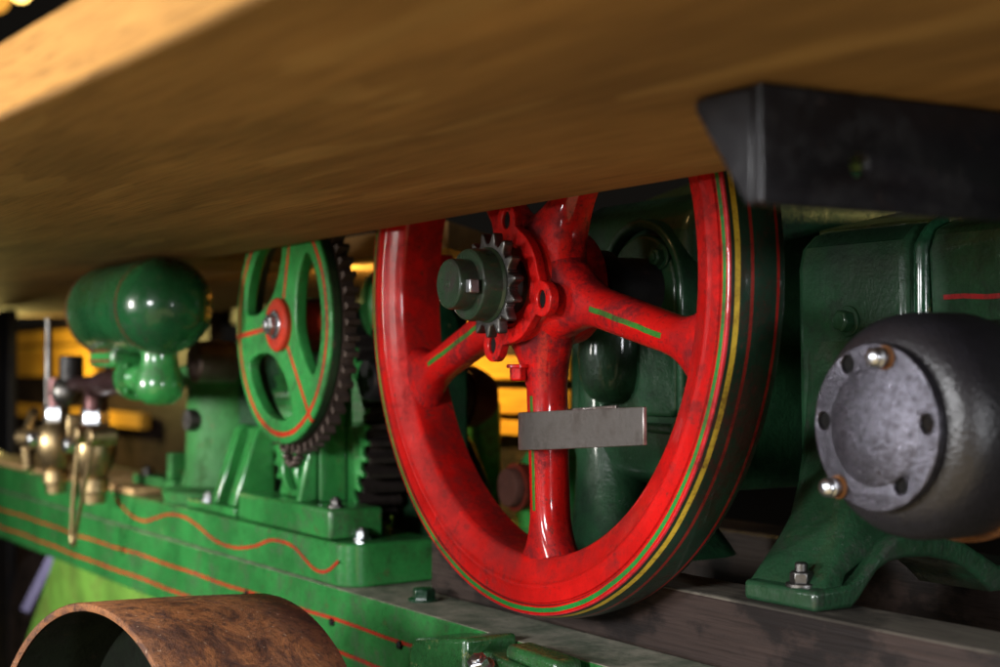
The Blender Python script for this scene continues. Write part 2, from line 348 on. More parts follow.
def plate(outer, holes, y0, y1, bevel=0.0, res=2):
    """flat casting with holes: outlines in (x,z), thickness y0..y1, rounded edges -> bmesh"""
    cu = bpy.data.curves.new("tmp", 'CURVE'); cu.dimensions = '2D'; cu.fill_mode = 'BOTH'
    for pts in [outer]+list(holes):
        sp = cu.splines.new('POLY'); sp.points.add(len(pts)-1); sp.use_cyclic_u = True
        for p, (a, b) in zip(sp.points, pts): p.co = (a, b, 0, 1)
    cu.extrude = (y1-y0)/2-bevel; cu.bevel_depth = bevel; cu.bevel_resolution = res; cu.offset = -bevel
    o = bpy.data.objects.new("tmp", cu); COL.objects.link(o)
    dg = bpy.context.evaluated_depsgraph_get(); dg.update()
    me = bpy.data.meshes.new_from_object(o.evaluated_get(dg))
    bm = bmesh.new(); bm.from_mesh(me)
    bpy.data.objects.remove(o); bpy.data.curves.remove(cu); bpy.data.meshes.remove(me)
    for f in bm.faces: f.material_index = 0
    bmesh.ops.remove_doubles(bm, verts=bm.verts, dist=1e-5)
    for vv in bm.verts:
        x, yv, z = vv.co; vv.co = (x, (y0+y1)/2-z, yv)
    return bm
def circle(cx, cz, rad, n=32, a0=0, a1=360, end=False):
    return [(cx+rad*math.cos(R(a0+(a1-a0)*k/n)), cz+rad*math.sin(R(a0+(a1-a0)*k/n))) for k in range(n+(1 if end else 0))]
def smooth_closed(pts, n=6):
    out = []; N = len(pts)
    for i in range(N):
        p0, p1, p2, p3 = (Vector((*pts[(i+k-1) % N], 0)) for k in range(4))
        for k in range(n):
            t = k/n
            q = 0.5*((2*p1)+(p2-p0)*t+(2*p0-5*p1+4*p2-p3)*t*t+(3*p1-p0-3*p2+p3)*t**3)
            out.append((q.x, q.y))
    return out
def smooth_open(pts, n=8):
    out = []; N = len(pts); P = [Vector(p if len(p) == 3 else (*p, 0)) for p in pts]
    for i in range(N-1):
        p0, p1, p2, p3 = P[max(i-1, 0)], P[i], P[i+1], P[min(i+2, N-1)]
        for k in range(n):
            t = k/n
            out.append(0.5*((2*p1)+(p2-p0)*t+(2*p0-5*p1+4*p2-p3)*t*t+(3*p1-p0-3*p2+p3)*t**3))
    out.append(P[-1]); return out
def hexbolt(parent, pos, d, rad=0.011, h=0.012, mat='steel', washer=True, name='bolt', stud=0.004):
    d = Vector(d).normalized(); fr = frame_of(d); p = Vector(pos); bm = bmesh.new()
    if washer: lathe(bm, [(rad*1.35, -0.002), (rad*1.35, 0.0025), (rad*0.9, 0.003)], p, fr, 20)
    lathe(bm, [(rad, 0.002), (rad, h), (rad*0.8, h+0.002)], p, fr, 6)
    if stud: lathe(bm, [(rad*0.55, h), (rad*0.55, h+stud), (rad*0.4, h+stud+0.001)], p, fr, 14)
    return obj(name, bm, mat, parent, 30, bevel=0.0008, seg=1)

# ------------------------------------------------------------------ setting
bm = bmesh.new(); bmesh.ops.create_grid(bm, x_segments=2, y_segments=2, size=14)
for q in bm.verts: q.co.z = -1.25
fl = obj('floor', bm, 'floor'); fl['kind'] = 'structure'

# ------------------------------------------------------------------ plywood platform overhead
ZB = 0.091
t = thing('wooden_platform', 'thick brown plywood platform overhead with a bright yellow sawn edge', 'platform', (0.3, -0.35, ZB))
bm = bmesh.new()
out = [(-3.4, -0.730), (-1.0, -0.727), (0.30, -0.722), (0.42, -0.7165), (0.55, -0.709), (0.65, -0.7035), (0.75, -0.699), (0.87, -0.695), (1.0, -0.693), (2.6, -0.69)] + [(2.6, -0.03), (-1.02, -0.03), (-1.02, 0.20), (-3.4, 0.20)]
prism(bm, out, ZB, ZB+0.058, 0, 'Z')
bm.normal_update()
for f in bm.faces:
    if abs(f.normal.z) < 0.1 and f.calc_center_median().y < -0.5: f.material_index = 1
obj('deck_panel', bm, ['ply', 'ply_edge'], t, bevel=0.006, seg=3)
bm = bmesh.new(); prism(bm, [(-4.5, 0.24), (-0.60, 0.24), (-0.86, 0.5), (-1.55, 0.98), (-4.5, 0.98)], ZB+0.004, ZB+0.05, 0, 'Z')
obj('rear_panel', bm, 'ply', t, bevel=0.004)
bm = bmesh.new(); box(bm, -4.5, -1.6, 1.0, 1.06, ZB-0.045, ZB+0.05)
obj('rear_beam', bm, 'black', t, bevel=0.004)

# ------------------------------------------------------------------ bracket under the platform
t = thing('steel_bracket', 'black steel angle bracket with a bolt hole bolted under the platform', 'bracket', (0.815, -0.2, ZB))
hole = circle(-0.234, 0.041, 0.0085, 24)
pl = plate([(-0.322, 0.089), (-0.322, 0.012), (-0.316, 0.009), (0.10, 0.009), (0.10, 0.089)], [hole], 0.810, 0.818, 0.0015)
for q in pl.verts: q.co = Vector((q.co.y, q.co.x, q.co.z))
obj('web_plate', pl, 'bracket', t)
bm = bmesh.new()
prism(bm, [(0.748, 0.089), (0.809, 0.089), (0.809, 0.010), (0.801, 0.010), (0.748, 0.080)], -0.322, -0.314)
obj('end_gusset', bm, 'bracket', t, bevel=0.0025, seg=3)
bm = bmesh.new(); box(bm, 0.749, 0.809, -0.3135, 0.10, 0.083, 0.0895)
obj('top_flange', bm, 'bracket', t, bevel=0.001)

# ------------------------------------------------------------------ flywheel
fw = thing('flywheel', 'big glossy red five-spoked flywheel with dark green tread and a sprocket at its hub', 'flywheel', (0, 0, 0))
bm = bmesh.new()
prof = [(0.3315, 0.074), (0.3300, 0.060), (0.3295, 0.045), (0.3298, 0.032), (0.3300, 0.0190), (0.3308, 0.0160), (0.3325, 0.0138), (0.3350, 0.0122), (0.3450, 0.0082), (0.3540, 0.0046), (0.3590, 0.0025), (0.3612, 0.0013), (0.3624, 0.0000), (0.3640, -0.0008), (0.3665, -0.0008), (0.3690, 0.0), (0.3720, 0.0003),
        (0.3835, 0.0), (0.3848, 0.0022), (0.3862, 0.0022), (0.3875, 0.0), (0.3965, 0.0), (0.3988, 0.001), (0.3996, 0.003), (0.4003, 0.006), (0.4016, 0.010),
        (0.4035, 0.018), (0.405, 0.028), (0.4055, 0.038), (0.405, 0.048), (0.4035, 0.060), (0.4012, 0.070), (0.398, 0.0745), (0.36, 0.0755)]
prof.append(prof[0])
lathe(bm, prof, (0, 0, 0), 'Y', 200, cap=False)
obj('rim', bm, 'rim', fw, 28)
def spoke_bm():
    bm = bmesh.new(); rings = []; S = 28
    xs = [0.045, 0.06, 0.075, 0.09, 0.105, 0.125, 0.15, 0.18, 0.21, 0.24, 0.265, 0.285, 0.300, 0.312, 0.322, 0.333]
    for x in xs:
        hub = max(0, (0.125-x)/0.08); rim = max(0, (x-0.268)/0.065)
        hw = 0.0240 - 0.012*(x-0.1) + 0.045*hub**1.6 + 0.030*rim**2.2
        yf = 0.0145 - 0.018*hub**1.2 - 0.0015*rim + 0.008*max(0, min(1, (x-0.12)/0.1))*0
        yb = 0.062
        ring = []
        for k in range(S):
            a = 2*math.pi*k/S; ca, sa = math.cos(a), math.sin(a)
            ex = 0.80
            cz = math.copysign(abs(ca)**ex, ca)*hw; cy = math.copysign(abs(sa)**ex, sa)
            y = (yf+yb)/2 + cy*(yb-yf)/2
            ring.append(bm.verts.new((x, y, cz)))
        rings.append(ring)
    for a, b in zip(rings, rings[1:]):
        for k in range(S): bm.faces.new((a[k], a[(k+1) % S], b[(k+1) % S], b[k]))
    bm.faces.new(rings[0]); bm.faces.new(rings[-1]); return bm
sp0 = obj('spoke', spoke_bm(), 'spoke', fw, 60, local=True)
SPK = [-13.8, -87.5, -159.5, 130, 57]
sp0.rotation_euler = (0, -R(SPK[0]), 0)
for ang in SPK[1:]:
    o = sp0.copy(); COL.objects.link(o); o.parent = fw; o.rotation_euler = (0, -R(ang), 0)
# hub: fat boss behind, ear flange with oval holes in front
bm = bmesh.new()
lathe(bm, [(0.030, -0.004), (0.050, -0.006), (0.062, -0.004), (0.070, 0.004), (0.074, 0.016), (0.076, 0.055), (0.070, 0.085), (0.050, 0.092), (0.03, 0.092)], (0, 0, 0), 'Y', 72)
hub = obj('hub', bm, 'red', fw, 50)
EAR = [91, -14, -116, 168]
ERAD = 0.080
outer = []
for k in range(144):
    a = k*2.5; rad = 0.071
    for e in EAR:
        dlt = (a-e+180) % 360-180
        # union of the ring with a circle of radius .0185 centred on the ear
        ang = R(dlt); s = ERAD*math.sin(ang)
        if abs(s) < 0.021 and abs(dlt) < 60: rad = max(rad, ERAD*math.cos(ang)+math.sqrt(0.021**2-s*s))
        elif abs(dlt) < 26: rad = max(rad, 0.071+0.004*(1-(abs(dlt)-14)/12))
    outer.append((rad*math.cos(R(a)), rad*math.sin(R(a))))
holes = [[(ERAD*math.cos(R(e))+0.0085*math.cos(R(k*15)), ERAD*math.sin(R(e))+0.0108*math.sin(R(k*15))) for k in range(24)] for e in EAR]
holes.append(circle(0, 0, 0.053, 48))
fl_ = plate(outer, holes, -0.0165, -0.0045, 0.0015)
obj('hub_flange', fl_, 'red', fw)
for e in EAR:
    bm = bmesh.new(); lathe(bm, [(0.0118, -0.0120), (0.0118, -0.0128), (0.0, -0.0128)], (ERAD*math.cos(R(e)), 0.0, ERAD*math.sin(R(e))), 'Y', 20); obj('bore_shade_disc', bm, 'hole', hub)  # dark disc standing in for the shade deep in the hole
bm = bmesh.new(); lathe(bm, [(0.0525, -0.0045), (0.0525, -0.012), (0.047, -0.0125), (0.046, -0.0065), (0.02, -0.0065)], (0, 0, 0), 'Y', 64)
obj('recess_ring', bm, 'red', hub)
hexbolt(fw, (-0.004, 0.002, -0.098), (0, 0, -1), 0.0105, 0.016, 'red', name='grub_bolt', stud=0)
# sprocket
pts = []
NTOOTH = 15
for k in range(NTOOTH):
    b = 360/NTOOTH
    for d, rad in ((-0.50, 0.0515), (-0.42, 0.0500), (-0.33, 0.0512), (-0.25, 0.0545), (-0.17, 0.0590), (-0.10, 0.0625), (-0.05, 0.0637), (0.05, 0.0637), (0.10, 0.0625), (0.17, 0.0590), (0.25, 0.0545), (0.33, 0.0512), (0.42, 0.0500)):
        a = R(k*b+d*b+5); pts.append((rad*math.cos(a), rad*math.sin(a)))
spk = obj('sprocket', plate(pts, [], -0.044, -0.031, 0.0018), 'steel', fw, 30)
bm = bmesh.new()
lathe(bm, [(0.0, -0.0735), (0.040, -0.0735), (0.0425, -0.072), (0.0435, -0.069), (0.0435, -0.048), (0.046, -0.045), (0.046, -0.042), (0.03, -0.040)], (0, 0, 0), 'Y', 64)
obj('collar', bm, 'oily', spk, 30)
bm = bmesh.new(); lathe(bm, [(0.034, -0.031), (0.034, -0.004)], (0, 0, 0), 'Y', 40); obj('spacer', bm, 'steel', spk)
bm = bmesh.new()
lathe(bm, [(0.0, -0.0975), (0.0015, -0.0990), (0.004, -0.0992), (0.005, -0.0985), (0.027, -0.0985), (0.0295, -0.097), (0.0305, -0.094), (0.0305, -0.072)], (0, 0, 0), 'Y', 56)
sh = obj('shaft_end', bm, 'oily', fw, 30)
bm = bmesh.new(); box(bm, 0.0285, 0.0405, -0.0915, -0.0785, -0.012, 0.0045); obj('key', bm, 'bright', sh, bevel=0.0016)
bm = bmesh.new(); cyl(bm, (0, 0.09, 0), (0, 0.36, 0), 0.036, ch=0.002); obj('shaft', bm, 'black', fw)

# ------------------------------------------------------------------ steel band looped over the lower spoke
bm = bmesh.new()
zc, hh, th = -0.1745, 0.0225, 0.0050
path = [(0.276, -0.0135), (0.18, -0.0150), (0.10, -0.0165), (0.050, -0.0150), (0.016, -0.0070), (-0.003, 0.010), (-0.006, 0.030), (0.003, 0.053), (0.024, 0.068), (0.050, 0.0755), (0.075, 0.077), (0.10, 0.077)]
path = [(p.x, p.y) for p in smooth_open(path, 5)]
prev = None
for i, (a, b) in enumerate(path):
    p, q = path[max(i-1, 0)], path[min(i+1, len(path)-1)]
    d = Vector((q[0]-p[0], q[1]-p[1])).normalized(); nn = Vector((-d.y, d.x))*th/2
    tilt = 0.060*(a-0.1)+0.002+0.055*max(0, b+0.0125)
    ring = [bm.verts.new((a+s*nn.x, b+s*nn.y, zc+tilt+zz*(hh-0.012*(max(a, 0.1)-0.1)))) for s, zz in ((-1, -1), (1, -1), (1, 1), (-1, 1))]
    if prev:
        for k in range(4): bm.faces.new((prev[k], prev[(k+1) % 4], ring[(k+1) % 4], ring[k]))
    else: bm.faces.new(ring)
    prev = ring
bm.faces.new(prev)
o = obj('steel_band', bm, 'band', None, 40, bevel=0.0008, seg=2, loc=(0.1, -0.015, -0.166))
tag(o, 'flat grey steel band hooked around the lower spoke of the red flywheel', 'band')

# ------------------------------------------------------------------ bed: green beam, casting, timber
ZL, ZC = -0.432, -0.366
t = thing('bed_beam', 'long green painted bed beam with two straight red pinstripes', 'beam', (-0.6, 0, ZL))
bm = bmesh.new()
box(bm, -3.6, 1.9, -0.006, 0.55, -0.556, ZL, 0)
for f in bm.faces:
    f.normal_update()
    if abs(f.calc_center_median().z-ZL) < 1e-4: f.material_index = 2
nx = 60
for zz, wd in ((-0.480, 0.0052), (-0.527, 0.0058)):
    ribbon(bm, [(-3.4+k*0.085, zz+0.0010*math.sin(k*1.7)+0.0012*math.sin(k*0.6)) for k in range(nx)], wd, -0.006, 1)
obj('beam_body', bm, ['green', 'line_red', 'dust'], t, bevel=0.0025)
for x in (-0.86, -0.52, -0.30): 
    bm = bmesh.new(); lathe(bm, [(0.006, 0), (0.006, -0.004), (0.0, -0.005)], (x, -0.006, -0.484), 'Y', 14); obj('rivet', bm, 'black', t)
hexbolt(t, (-0.335, 0.050, ZL+0.001), (0, 0, 1), 0.017, 0.015, 'green_cast', stud=0)
hexbolt(t, (-0.95, -0.008, -0.53), (0, -1, 0), 0.010, 0.008, 'green_cast', stud=0)

t = thing('bed_casting', 'green bed casting with a wavy red painted line and rounded corner', 'casting', (-1.0, 0.08, ZC))
bm = bmesh.new()
rc = 0.036
out = [(-3.5, 0.0), (-0.49-rc, 0.0)] + [(-0.49-rc+rc*math.sin(R(a)), rc-rc*math.cos(R(a))) for a in (15, 30, 45, 60, 75)] + [(-0.49, rc), (-0.50, 0.165), (-3.5, 0.165)]
prism(bm, out, ZL+0.0005, ZC, 0, 'Z')
px2w = [(-1.62, -0.376), (-1.57, -0.392), (-1.50, -0.407), (-1.42, -0.410), (-1.34, -0.396), (-1.27, -0.384), (-1.18, -0.383), (-1.10, -0.396), (-1.02, -0.412), (-0.93, -0.414), (-0.84, -0.402), (-0.775, -0.386),
        (-0.72, -0.3835), (-0.675, -0.388), (-0.64, -0.400), (-0.605, -0.412), (-0.575, -0.415), (-0.545, -0.409), (-0.512, -0.392)]
ribbon(bm, [(p.x, p.y) for p in smooth_open(px2w, 5)], 0.0050, 0.0, 1)
obj('casting_body', bm, ['green', 'line_red'], t, 50, bevel=0.003)
hexbolt(t, (-0.545, 0.055, ZC+0.001), (0, 0, 1), 0.011, 0.013, 'bright')
hexbolt(t, (-0.93, 0.045, ZC+0.001), (0, 0, 1), 0.010, 0.012, 'steel')
bm = bmesh.new(); box(bm, -2.9, -1.50, 0.0, 0.166, ZC+0.0008, ZC+0.014)
obj('top_plank', bm, 'bed_wood', t, bevel=0.003)

t = thing('dark_timber', 'dark brown timber sleeper under the right-hand engine foot', 'timber', (0.5, 0.13, ZL))
bm = bmesh.new(); box(bm, -0.385, 2.0, 0.088, 0.178, ZL+0.001, -0.352)
for f in bm.faces:
    if abs(f.calc_center_median().z+0.352) < 1e-4: f.material_index = 1
obj('timber_baulk', bm, ['timber', 'timber_top'], t, bevel=0.005, seg=3)
bm = bmesh.new(); box(bm, -0.35, 2.2, 0.50, 0.60, ZL+0.001, -0.345)
tag(obj('rear_timber', bm, 'timber', None, bevel=0.005, loc=(0.9, 0.55, ZL)), 'dark rear timber seen through the arch of the engine foot', 'timber')

bm = bmesh.new()
prism(bm, [(-2.14, -0.5575), (-0.9, -0.5575), (-0.9, -1.20), (-2.85, -1.20)], 0.012, 0.03)
o = obj('lower_panel', bm, 'green_pale', None, bevel=0.002, loc=(-1.6, 0.02, -0.9))
tag(o, 'faded yellow-green side panel below the bed beam', 'panel')
bm = bmesh.new(); prism(bm, [(-2.25, -0.56), (-2.17, -0.56), (-2.45, -0.74), (-2.53, -0.74)], 0.028, 0.04)
n = NT('pale_lilac_paint'); n.set("Base Color", n.ramp(n.noise(8), [(0.3, (0.15, 0.14, 0.26)), (0.7, (0.22, 0.20, 0.34))])); n.set("Roughness", 0.6)
o = obj('pale_strip', bm, n.m, None, loc=(-2.3, 0.03, -0.65)); tag(o, 'pale lilac slanted strip at the edge of the green side panel', 'strip')
bm = bmesh.new(); box(bm, -3.64, -3.475, 0.22, 0.25, -1.25, 0.088)
tag(obj('dark_post', bm, 'black', None, bevel=0.005, loc=(-3.5, 0.28, -1.25)), 'black upright post at the far left behind the brass cocks', 'post')
t = thing('road_wheel', 'dim dark wheel low in the shadow left of the green side panel', 'wheel', (-3.0, 0.2, -0.95))
bm = bmesh.new(); lathe(bm, [(0.20, 0.18), (0.29, 0.18), (0.31, 0.20), (0.31, 0.33), (0.29, 0.35), (0.20, 0.35)], (-3.0, 0, -0.95), 'Y', 64); obj('tyre', bm, 'timber', t)
bm = bmesh.new(); lathe(bm, [(0.0, 0.19), (0.05, 0.19), (0.06, 0.21), (0.21, 0.22)], (-3.0, 0, -0.95), 'Y', 48); obj('disc', bm, 'steel', t)

# ------------------------------------------------------------------ chain gear
GC = Vector((-0.69, -0.02, -0.032))
t = thing('chain_gear', 'green three-spoked gear wheel with a red hub ring and dark teeth', 'gear', GC)
def sector(a0, a1, rin, rout, wspoke):
    pts = []
    for k in range(13):
        a = a0+(a1-a0)*k/12; pts.append((rout, a))
    res = [(rr_*math.cos(R(a)), rr_*math.sin(R(a))) for rr_, a in pts]
    m = (a0+a1)/2
    for k in range(7):
        a = a1-14-(a1-a0-28)*k/6; res.append((rin*math.cos(R(a)), rin*math.sin(R(a))))
    return res
ho = []
for mid in (130, 8, 246):
    c = [(0.152, -40), (0.157, -22), (0.158, 0), (0.157, 22), (0.152, 40), (0.120, 41), (0.088, 34), (0.066, 14), (0.064, -14), (0.088, -34), (0.120, -41)]
    ho.append(smooth_closed([(GC.x+q*math.cos(R(mid+a)), GC.z+q*math.sin(R(mid+a))) for q, a in c], 4))
bmg = plate(circle(GC.x, GC.z, 0.196, 96), ho, -0.018, 0.002, 0.0035, 3)
wb = obj('wheel_web', bmg, 'gear_face', t, 40)
bm = bmesh.new()
pts = []
NT2 = 52
for k in range(NT2):
    for d, rad in ((-0.5, 0.1975), (-0.27, 0.1975), (-0.15, 0.2125), (0.15, 0.2125), (0.27, 0.1975)):
        a = 2*math.pi*(k+d)/NT2; pts.append((GC.x+rad*math.cos(a), GC.z+rad*math.sin(a)))
obj('tooth_ring', plate(pts, [circle(GC.x, GC.z, 0.178, 64)], 0.0025, 0.024, 0.0003, 1), 'chain_dark', t, 20)
bm = bmesh.new(); lathe(bm, [(0.016, -0.0285), (0.041, -0.0285), (0.044, -0.026), (0.044, -0.01), (0.044, 0.05), (0.02, 0.05)], GC-Vector((0, GC.y, 0)), 'Y', 48)
obj('hub_ring', bm, 'line_red', t)
hexbolt(t, (GC.x, -0.029, GC.z), (0, -1, 0), 0.018, 0.012, 'bright', stud=0.006, name='hub_nut')
bm = bmesh.new(); cyl(bm, (GC.x, 0.05, GC.z), (GC.x, 0.30, GC.z), 0.028); obj('axle', bm, 'steel', t)

t.scale = (0.975,)*3
# ------------------------------------------------------------------ pinion boss and spur gear behind
t = thing('spur_gear', 'green faced spur gear with wide dark teeth behind the chain gear', 'gear', (-0.80, 0.13, -0.20))
cx, cz, RO2 = -0.80, -0.196, 0.200
pts = []
NT3 = 46
for k in range(NT3):
    for d, rad in ((-0.5, RO2-0.024), (-0.27, RO2-0.023), (-0.15, RO2), (0.15, RO2), (0.27, RO2-0.023)):
        a = 2*math.pi*(k+d)/NT3; pts.append((cx+rad*math.cos(a), cz+rad*math.sin(a)))
obj('gear_teeth', plate(pts, [circle(cx, cz, 0.11, 48)], 0.1005, 0.178, 0.0008, 1), 'tooth_dark', t, 20)
pts = []
for k in range(NT3):
    for d, rad in ((-0.5, RO2-0.019), (-0.26, RO2-0.018), (-0.12, RO2-0.003), (0.12, RO2-0.003), (0.26, RO2-0.018)):
        a = 2*math.pi*(k+d)/NT3; pts.append((cx+rad*math.cos(a), cz+rad*math.sin(a)))
obj('gear_face', plate(pts, [], 0.0935, 0.100, 0.001, 1), 'green', t, 30)
bm = bmesh.new(); lathe(bm, [(0.0, 0.07), (0.03, 0.07), (0.034, 0.074), (0.04, 0.098)], (cx, 0, cz), 'Y', 40); obj('hub_boss', bm, 'green_dark', t)

t = thing('pinion_shaft', 'green rounded bearing cap and dark shaft just left of the red flywheel rim', 'shaft', (-0.56, 0.14, -0.03))
bm = bmesh.new()
lathe(bm, [(0.0, 0.09), (0.03, 0.093), (0.05, 0.102), (0.062, 0.118), (0.065, 0.135), (0.065, 0.19)], (-0.60, 0, 0.0), 'Y', 48); obj('bearing_cap', bm, 'green', t)
bm = bmesh.new(); lathe(bm, [(0.0, -0.60), (0.048, -0.60), (0.052, -0.597), (0.052, -0.5), (0.0, -0.5)], (0, 0.15, -0.045), 'X', 40); obj('shaft_sleeve', bm, 'green_cast', t)
bm = bmesh.new(); lathe(bm, [(0.0, 0.06), (0.03, 0.06), (0.034, 0.066), (0.034, 0.12)], (-0.54, 0, -0.12), 'Y', 32); obj('end_plug', bm, 'black', t)
bm = bmesh.new(); box(bm, -0.72, -0.55, 0.195, 0.25, ZC-0.05, 0.06); obj('bearing_post', bm, 'green_dark', t, bevel=0.006)
bm = bmesh.new(); box(bm, -0.545, -0.49, 0.15, 0.19, 0.03, 0.075); obj('red_block', bm, 'red', t, bevel=0.005)

# ------------------------------------------------------------------ pedestal under the chain gear
t = thing('bearing_pedestal', 'green cast bearing pedestal standing on the casting below the chain gear', 'pedestal', (-0.72, 0.06, ZC))
bm = bmesh.new(); box(bm, -0.93, -0.552, 0.004, 0.096, ZC+0.001, -0.318); obj('base_plate', bm, 'green', t, bevel=0.006, seg=3)
out = [(-0.84, -0.317), (-0.672, -0.317), (-0.672, -0.26), (-0.674, -0.16), (-0.676, -0.06)] + circle(-0.72, -0.03, 0.044, 8, 0, 180, True) + [(-0.765, -0.06), (-0.775, -0.16), (-0.81, -0.27)]
obj('column', plate(out, [circle(-0.74, -0.268, 0.026, 24)], 0.042, 0.092, 0.006, 3), 'green', t, 40)
out = circle(-0.745, -0.262, 0.052, 16, 150, 390, True)+circle(-0.745, -0.262, 0.040, 16, 390, 150, True)
obj('arch_rib', plate(out, [], 0.026, 0.041, 0.003), 'green', t, 40)
bm = bmesh.new(); prism(bm, [(0.006, -0.317), (0.040, -0.317), (0.040, -0.17)], -0.692, -0.674, 0, 'X'); obj('side_rib', bm, 'green', t, bevel=0.004)
hexbolt(t, (-0.585, 0.03, -0.317), (0, 0, 1), 0.010, 0.010, 'steel')
# chain hanging under the gear
bm = bmesh.new()
for k in range(10):
    s = k/9; x = GC.x-0.055+0.075*s; z = GC.z-0.192-0.034*math.sin(math.pi*s)
    bmesh.ops.create_icosphere(bm, subdivisions=2, radius=0.0075, matrix=Matrix.Translation((x, 0.012, z)) @ Matrix.Diagonal((1, 1.4, 0.8, 1)))
tag(obj('drive_chain', bm, 'chain_dark', None, loc=(GC.x, 0.012, GC.z-0.2)), 'dark loop of chain sagging under the chain gear', 'chain')

# ------------------------------------------------------------------ small triangular gusset
t = thing('gusset_bracket', 'small green triangular gusset bracket with two upright fins, left of the pedestal', 'bracket', (-1.07, 0.04, ZC))
bm = bmesh.new(); box(bm, -1.21, -0.965, 0.012, 0.10, ZC+0.001, -0.350); obj('foot', bm, 'green', t, bevel=0.003)
for x0, x1, tx in ((-1.10, -1.072, 0), (-1.02, -0.985, 0)):
    bm = bmesh.new(); prism(bm, [(0.018, -0.349), (0.098, -0.349), (0.098, -0.208), (0.075, -0.205), (0.062, -0.215)], x0, x1, 0, 'X'); obj('fin', bm, 'green', t, bevel=0.004)
bm = bmesh.new(); prism(bm, [(-1.20, -0.349), (-0.984, -0.349), (-1.0, -0.212), (-1.10, -0.212)], 0.080, 0.097); obj('back_web', bm, 'green', t, bevel=0.003)
hexbolt(t, (-1.15, 0.035, -0.350), (0, 0, 1), 0.012, 0.012, 'bright')

# ------------------------------------------------------------------ pump body
t = thing('pump_body', 'blurred green upright pump body behind the gusset bracket', 'pump', (-1.30, 0.16, ZC))
bm = bmesh.new(); lathe(bm, [(0.15, ZC), (0.155, ZC+0.02), (0.118, ZC+0.03), (0.108, ZC+0.06), (0.105, -0.14), (0.12, -0.12), (0.12, -0.10), (0.09, -0.09), (0.0, -0.085)], (-1.34, 0.17, 0), 'Z', 40); obj('barrel', bm, 'green_matte', t)
bm = bmesh.new(); box(bm, -1.66, -1.40, 0.05, 0.12, ZC+0.015, -0.33); obj('foot', bm, 'green_matte', t, bevel=0.004)
bm = bmesh.new(); box(bm, -1.44, -1.41, 0.05, 0.13, -0.329, -0.275); obj('foot_rib', bm, 'green_matte', t, bevel=0.004)
hexbolt(t, (-1.60, 0.065, -0.33), (0, 0, 1), 0.014, 0.014, 'steel')
bm = bmesh.new(); lathe(bm, [(0.0, 0.02), (0.035, 0.02), (0.04, 0.025), (0.04, 0.1)], (-1.20, 0, -0.09), 'Y', 32); obj('port_cap', bm, 'chain', t)
bm = bmesh.new(); lathe(bm, [(0.0, 0.03), (0.022, 0.03), (0.022, 0.1)], (-1.42, 0, -0.12), 'Y', 24); obj('drain_plug', bm, 'steel', t)
bm = bmesh.new(); lathe(bm, [(0.0, 0.05), (0.020, 0.05), (0.022, 0.054), (0.022, 0.3)], (-1.32, 0, -0.205), 'Y', 24); obj('side_stub', bm, 'steel', t)
bm = bmesh.new(); box(bm, -1.28, -1.02, 0.13, 0.25, -0.34, -0.06); obj('valve_chest', bm, 'green_dark', t, bevel=0.012, seg=3)

# ------------------------------------------------------------------ air tank
t = thing('air_tank', 'dark green round-ended air tank with thin red seam stripes hanging under the platform', 'tank', (-1.4, -0.03, 0.004))
TR, TZ, TY = 0.0825, 0.006, -0.12
XS, XL = -0.965, -1.275
bm = bmesh.new()
prof = [(0.0, XL-0.03)]+[(TR*math.sin(R(a)), XL-0.03*math.cos(R(a))) for a in (25, 50, 75)]+[(TR, XL), (TR, XS)]
lathe(bm, prof, (0, TY, TZ), 'X', 64, cap=False); obj('shell', bm, 'tank_green', t)
bm = bmesh.new()
prof = [(TR, XS)]+[(TR*1.008*math.cos(R(a)), XS+0.008+0.088*math.sin(R(a))) for a in range(0, 91, 6)]
lathe(bm, prof, (0, TY, TZ), 'X', 64, cap=False); obj('dome_end', bm, 'tank_green', t)
for x in (XS, XL+0.008):
    bm = bmesh.new(); lathe(bm, [(TR, x-0.0022), (TR+0.0008, x-0.0022), (TR+0.0008, x+0.0022), (TR, x+0.0022)], (0, TY, TZ), 'X', 64); obj('seam_stripe', bm, 'dull_red', t)
bm = bmesh.new(); lathe(bm, [(0.034, -0.06), (0.031, -0.082), (0.034, -0.10), (0.041, -0.118), (0.043, -0.135), (0.038, -0.152), (0.024, -0.164), (0.0, -0.167)], (-1.01, -0.11, 0), 'Z', 40); nk = obj('neck', bm, 'green', t)
bm = bmesh.new(); lathe(bm, [(0.0, -1.165), (0.038, -1.165), (0.041, -1.160), (0.041, -1.142), (0.027, -1.138), (0.027, -1.04)], (0, -0.105, -0.120), 'X', 36); obj('flange', bm, 'green', nk)
for k in range(4):
    a = R(45+90*k); hexbolt(nk, (-1.140, -0.105+0.032*math.cos(a), -0.120+0.032*math.sin(a)), (1, 0, 0), 0.006, 0.006, 'green', washer=False, stud=0)
bm = bmesh.new(); box(bm, -1.30, -1.155, -0.15, -0.08, -0.100, -0.062); fb = obj('flange_block', bm, 'green', nk, bevel=0.008)
for z in (-0.070, -0.088):
    bm = bmesh.new(); box(bm, -1.295, -1.165, -0.1512, -0.1495, z-0.0025, z+0.0025); obj('stripe', bm, 'dull_red', fb)
